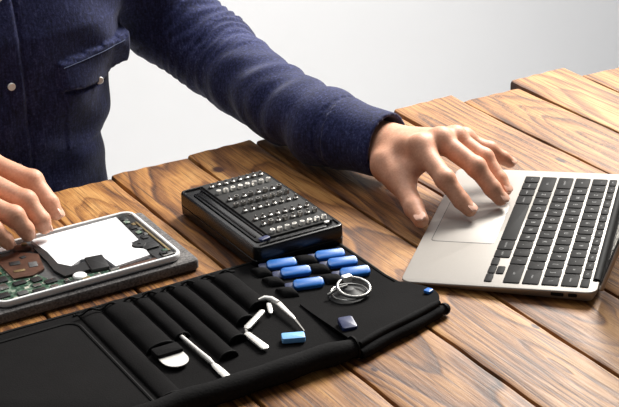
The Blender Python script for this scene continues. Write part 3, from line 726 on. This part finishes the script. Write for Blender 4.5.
# torso, neck, head under and above the shirt
SL, SR = A((-.062, .215, .205)), A((-.412, .215, .205))
EL, ER = A((.050, .085, .060)), A((-.545, .130, .050))
CUFF0, CUFF1 = A((.0665, -.128, .0490)), A((.0890, -.1880, .0475))
LS = [SL, A((.006, .205, .118)), A((.041, .145, .078)), A((.049, .075, .0605)), A((.0515, -.010, .0535)), A((.0600, -.090, .0490)), CUFF0, CUFF1]
LR = [.066, .061, .053, .0480, .0450, .0430, .0385, .0370]
RS = [SR, A((-.500, .185, .12)), ER, A((-.505, .085, .062)), A((-.462, .030, .070))]
RR = [.062, .054, .046, .042, .038]
HC = A((MX, .145, .465))
def body_sdf(p):
    q = (p - A((MX, 0, 0))) * A((1, 1, 1)); sx = np.abs(q[:, 0]); s = np.stack([sx, q[:, 1], q[:, 2]], 1)
    d = chain(s, [A((.06, .21, -.20)), A((.05, .205, .0)), A((.07, .21, .14)), A((.05, .21, .22))], [.075, .07, .075, .06], .02)
    d = smin(d, cone(s, A((.02, .215, .235)), A((.155, .215, .20)), .045, .042), .03)
    d = smin(d, cone(s, A((0, .20, .26)), A((0, .165, .38)), .056, .053), .02)
    # arms inside the sleeves
    d = smin(d, chain(p, LS[:-2] + [LW_], [.042, .036, .031, .029, .028, .027, .022], .01), .01)
    d = smin(d, chain(p, [SR, ER, REx, RW_], [.038, .031, .028, .022], .01), .01)
    # head
    h = s - A((0, HC[1], HC[2]))
    e = (np.linalg.norm((h - A((0, .012, .025))) / A((.074, .094, .098)), axis=1) - 1) * .08
    e = smin(e, cone(h, A((.014, -.045, -.075)), A((.044, .002, -.050)), .027, .026), .03)
    e = smin(e, cone(h, A((0, -.070, -.092)), A((.012, -.060, -.088)), .017, .018), .02)
    e = smin(e, cone(h, A((0, -.084, .018)), A((0, -.108, -.022)), .008, .0115), .010)
    e = smin(e, cone(h, A((.008, -.100, -.026)), A((.013, -.094, -.027)), .008, .007), .006)
    e = smin(e, cone(h, A((.012, -.082, .033)), A((.045, -.070, .032)), .010, .009), .012)
    e = np.maximum(e, -(np.linalg.norm(h - A((.032, -.094, .009)), axis=1) - .0125))
    e = smin(e, cone(h, A((.022, -.0855, .0195)), A((.043, -.080, .0185)), .0048, .0045), .004)
    e = smin(e, cone(h, A((0, -.0800, -.050)), A((.021, -.0730, -.052)), .0075, .004), .006)
    e = smin(e, cone(h, A((0, -.0775, -.061)), A((.017, -.0720, -.060)), .0085, .005), .007)
    e = smin(e, np.maximum(np.linalg.norm((h - A((.078, .012, -.002))) / A((.010, .020, .032)), axis=1) - 1, 0) * .010 + np.minimum(np.linalg.norm((h - A((.078, .012, -.002))) / A((.010, .020, .032)), axis=1) - 1, 0) * .010, .004)
    return smin(d, e, .018)
core = nets(body_sdf, (-.62, -.24, -.30), (.16, .36, .62), .005, slack=.012)
body = mesh_of('body', [core, lhand, rhand], 'skin', man, PL)
UL, UR = (.05, -.45, 1.), (.55, -.1, 1.)
for fl, nm, wd, ref in ((LF, 'I', .0052, UL), (LF, 'M', .0054, UL), (LF, 'R', .0050, UL), (LF, 'P', .0042, UL), (LF, 'T', .0060, (-.5, -.5, 1.)), (RF, 'I', .0052, UR), (RF, 'M', .0054, UR), (RF, 'R', .0050, UR), (RF, 'P', .0042, UR)):
    MB().loft(nail_bits(fl[nm][0], fl[nm][1][-1], wd, ref)).build('fingernail', 'nail', man, PL)
for s in (-1, 1):
    e = MB().lathe([(.0001, -.0112)] + [(.0112 * math.sin(t), -.0112 * math.cos(t)) for t in np.linspace(.2, PI - .2, 9)] + [(.0001, .0112)], 14, (MX + s * .032, HC[1] - .0765, HC[2] + .011)).build('eye', 'eye', man, PL)
    MB().lathe([(.0062, 0), (.0056, .0012), (.0001, .0022)], 14, (MX + s * .032, HC[1] - .0868, HC[2] + .0075), axis=(0, -1, -.3)).build('iris', 'iris', e)
def hair_sdf(p):
    q = p - A((MX, HC[1], HC[2])); s = np.stack([np.abs(q[:, 0]), q[:, 1], q[:, 2]], 1)
    d = (np.linalg.norm((s - A((0, .018, .030))) / A((.082, .100, .106)), axis=1) - 1) * .085
    d += .0022 * np.sin(q[:, 0] * 190 + 3 * np.sin(q[:, 2] * 40)) * np.sin(q[:, 1] * 60 + 1)
    cut = -(q[:, 2] - .055 + np.clip((q[:, 1] + .02) * 1.4, 0, .11))          # hairline high in front, low behind
    return np.maximum(d, cut)
mesh_of('hair', [nets(hair_sdf, (MX - .11, HC[1] - .12, HC[2] - .12), (MX + .11, HC[1] + .16, HC[2] + .17), .004)], 'hair', man, PL)
# --- denim shirt
ZP = A([-.36, -.24, -.10, .00, .08, .16, .22, .26, .30])
WP = A([.150, .142, .132, .128, .147, .178, .170, .140, .085])
DP = A([.115, .112, .105, .104, .114, .118, .108, .090, .070])
YP = A([.215, .215, .208, .205, .208, .212, .215, .215, .212])
def along(p, P):
    best = np.full(len(p), 9.); S = np.zeros(len(p)); acc = 0.; ang = np.zeros(len(p))
    for a, b_ in zip(P[:-1], P[1:]):
        ba = b_ - a; ln = np.linalg.norm(ba); u = ba / ln; t = np.clip((p - a) @ u / ln, 0, 1); q = p - a - t[:, None] * ba; d = np.linalg.norm(q, axis=1)
        s = np.cross(u, (0, 0, 1.)); s /= np.linalg.norm(s); w = np.cross(s, u)
        m = d < best; best[m] = d[m]; S[m] = (acc + t * ln)[m]; ang[m] = np.arctan2(q @ w, q @ s)[m]; acc += ln
    return S, ang
def gauss(x, m, s): return np.exp(-((x - m) / s) ** 2)
def shirt_sdf(p):
    x, y, z = p[:, 0], p[:, 1], p[:, 2]
    w = np.interp(z, ZP, WP); dp = np.interp(z, ZP, DP); yc = np.interp(z, ZP, YP)
    ux, uy = (x - MX) / w, (y - yc) / dp
    k = (np.abs(ux) ** 2.4 + np.abs(uy) ** 2.4) ** (1 / 2.4)
    d = (k - 1) * np.minimum(w, dp) * .95
    d = np.maximum(d, z - .315); d = np.maximum(d, -.30 - z)
    front = (y < yc)
    # cloth folds on the chest and at the waist
    d += .0022 * np.sin(x * 46 + z * 70 + 1.3 * np.sin(z * 31)) * gauss(z, .02, .09) + .0016 * np.sin(x * 95 - z * 60 + 2 * np.sin(x * 20)) * gauss(z, .05, .12)
    d += .0030 * np.sin((x * .7 + z) * 75 + 1) * gauss(x, -.09, .05) * gauss(z, .15, .06)
    # button placket and pocket with its flap
    pl = front & (np.abs(x - (MX - .0135)) < .0165); d -= np.where(pl, .0022, 0); 
    d += np.where(front & (np.abs(x - (MX + .0040)) < .0016), .0022, 0)
    px, pz = x - (-.1330), z - .095
    tl = pz - px * .10
    pocket = front & (np.abs(px) < .052) & (tl < .030) & (pz > -.085); d -= np.where(pocket, .0014, 0)
    flap_lo = -.006 - .010 * (1 - np.abs(px - .012) / .046)
    flap = front & (np.abs(px) < .056) & (tl < .034) & (tl > flap_lo); d -= np.where(flap, .0034 + np.clip(px - .028, 0, .03) * .35, 0)
    d += np.where(front & (np.abs(px) < .050) & (np.abs(tl - flap_lo + .0016) < .0024), .0034, 0)     # shadow gap below the flap
    d = smin(d, cone(p, A((MX + .03, .215, .255)), SL, .055, .060), .03)
    d = smin(d, cone(p, A((MX - .03, .215, .255)), SR, .055, .060), .03)
    # sleeves
    S, an = along(p, LS); e = chain(p, LS, LR, .012)
    tot = sum(np.linalg.norm(b_ - a) for a, b_ in zip(LS[:-1], LS[1:]))
    fold = np.sin(S * 430 + 2.6 * np.cos(an + .6) + 2.4 * np.sin(S * 47 + an * 2) + 1.2 * np.sin(x * 70 + z * 90))
    e += .0018 * fold * gauss(S, .185, .055) * (.4 + .6 * np.cos(an - PI * .55) ** 2)
    e += .0011 * np.sin(S * 120 - 3.0 * np.cos(an) + .7 + 1.5 * np.sin(an * 2 + S * 40)) * gauss(S, .10, .07) + .0013 * np.sin(S * 170 + 2.5 * np.sin(an * 2. + 1) + 2 * np.sin(S * 33)) * gauss(S, .30, .08) - .0040 * gauss(S, tot - .085, .022)
    e += .0030 * np.sin(S * 95 + 2 * np.cos(an + 2)) * gauss(S, .395, .05) * (S < tot - .062)
    e += np.where(np.abs(S - (tot - .062)) < .0022, .0020, 0) - np.where(S > tot - .060, .0016, 0)
    u = (CUFF1 - CUFF0) / np.linalg.norm(CUFF1 - CUFF0); c = (p - CUFF1) @ u
    e = np.maximum(e, c - .004)
    e = np.maximum(e, -np.maximum(cone(p, CUFF1 - u * .05, CUFF1 + u * .05, .0337, .0337), -(c + .030)))
    d = smin(d, e, .014)
    S2, a2 = along(p, RS); e = chain(p, RS, RR, .012) + .002 * np.sin(S2 * 180 + 2 * np.cos(a2))
    u2 = (RS[-1] - RS[-2]); u2 = u2 / np.linalg.norm(u2); c2 = (p - RS[-1]) @ u2
    e = np.maximum(e, c2 - .004)
    d = smin(d, e, .014)
    return np.maximum(d, np.where((x > -.06) & (y < .045), .0042 - z, -1.))   # the forearm rests on the planks
shirt = mesh_of('shirt', [nets(shirt_sdf, (-.64, -.26, -.32), (.16, .36, .34), .0026, slack=.010)], 'denim', man, PL)
def shirt_y(x, z):
    ys = np.linspace(.02, .20, 400); v = shirt_sdf(np.stack([np.full(400, x), ys, np.full(400, z)], 1)); return ys[np.argmax(v < 0)]
for x, z in ((-.2500, .108), (-.2500, .003), (-.2500, .213), (-.1310, .0850)):
    y = shirt_y(x, z)
    MB().lathe([(.0048, 0), (.0048, .0012), (.0040, .0022), (.0030, .0018), (.0001, .0016)], 18, (x, y + .0002, z), axis=(0, -1, 0)).build('button', 'button', shirt)
def seam(pts, r=.0006):
    P = [(x, shirt_y(x, z) - .0003, z) for x, z in pts]; MB().tube(P, r, 5).build('stitching', 'stitch', shirt)
seam([(-.1330 + t, .095 + .0268 + .10 * t) for t in np.linspace(-.050, .044, 24)])
mesh_of('collar', [nets(lambda p: np.maximum(np.abs(cone(p, A((MX, .205, .285)), A((MX, .19, .335)), .076, .066)) - .003, np.maximum(p[:, 2] - .345, .27 - p[:, 2])), (MX - .1, .08, .25), (MX + .1, .32, .36), .003)], 'denim', man, PL)
# --- trousers and shoes under the table
def jeans_sdf(p):
    s = np.stack([np.abs(p[:, 0] - MX), p[:, 1], p[:, 2]], 1)
    d = cone(s, A((0, .215, -.24)), A((.07, .22, -.25)), .105, .105)
    d = smin(d, chain(s, [A((.085, .20, -.255)), A((.115, -.16, -.205)), A((.115, -.13, -.66))], [.085, .062, .045], .02), .03)
    return d
mesh_of('trousers', [nets(jeans_sdf, (MX - .26, -.30, -.74), (MX + .26, .36, -.10), .008)], 'jean', man, PL)
for s in (-1, 1):
    sd = lambda p, s=s: np.maximum(smin(cone(p, A((MX + s * .115, -.11, -.70)), A((MX + s * .125, -.27, -.712)), .046, .036), cone(p, A((MX + s * .115, -.12, -.70)), A((MX + s * .115, -.128, -.65)), .046, .048), .02), -.7495 - p[:, 2])
    mesh_of('shoe', [nets(sd, (MX + s * .12 - .07, -.33, -.77), (MX + s * .12 + .07, -.03, -.58), .006)], 'shoe', man, PL)
# ------------------------------------------------------------------ light
def area(name, loc, target, size, power, col=(1, 1, 1), sy=None, sp=None):
    l = bpy.data.lights.new(name, 'AREA'); l.energy = power; l.size = size; l.color = col
    if sp: l.spread = R(sp)
    if sy: l.shape = 'RECTANGLE'; l.size_y = sy
    o = bpy.data.objects.new(name, l); C.objects.link(o); o.location = loc
    o.rotation_euler = (Vector(target) - Vector(loc)).to_track_quat('-Z', 'Y').to_euler(); o['kind'] = 'helper'; return o
area('window_daylight', (1.42, .50, TZ + 1.42), (.0, -.25, TZ), .85, 55, (1, .965, .91), None, 120)
area('added_wall_fill', (1.0, .15, 2.9), (1.0, 1.1, .85), 4.2, 36, (1, 1, 1), .6, 110)  # unseen fill lamp added to brighten the back wall
w = bpy.data.worlds.new('room_light'); bpy.context.scene.world = w; w.use_nodes = True
w.node_tree.nodes['Background'].inputs[0].default_value = (.95, .97, 1, 1); w.node_tree.nodes['Background'].inputs[1].default_value = .14

# ------------------------------------------------------------------ camera
f, th, ro, H, az = 1567., .417, -.04, .716, .509
c, s = math.cos(th), math.sin(th)
right, down, fwd = Vector((1, 0, 0)), Vector((0, -s, -c)), Vector((0, c, -s))
cr, sr = math.cos(ro), math.sin(ro)
r2 = right * cr - down * sr; d2 = right * sr + down * cr
rot = Matrix.Rotation(-az, 3, 'Z')
r2, d2, fw = rot @ r2, rot @ d2, rot @ fwd
m = Matrix((r2, -d2, -fw)).transposed().to_4x4(); m.translation = Vector((-.8, -1.6, H + TZ))
cam = bpy.data.cameras.new('camera'); co = bpy.data.objects.new('camera', cam); C.objects.link(co); co.matrix_world = m
cam.sensor_width = 36.; cam.lens = f * 36. / 619.; cam.clip_start = .05
sc = bpy.context.scene; sc.camera = co
sc.view_settings.view_transform = 'Standard'; sc.view_settings.look = 'None'; sc.view_settings.exposure = 0.0; sc.view_settings.gamma = 1.0
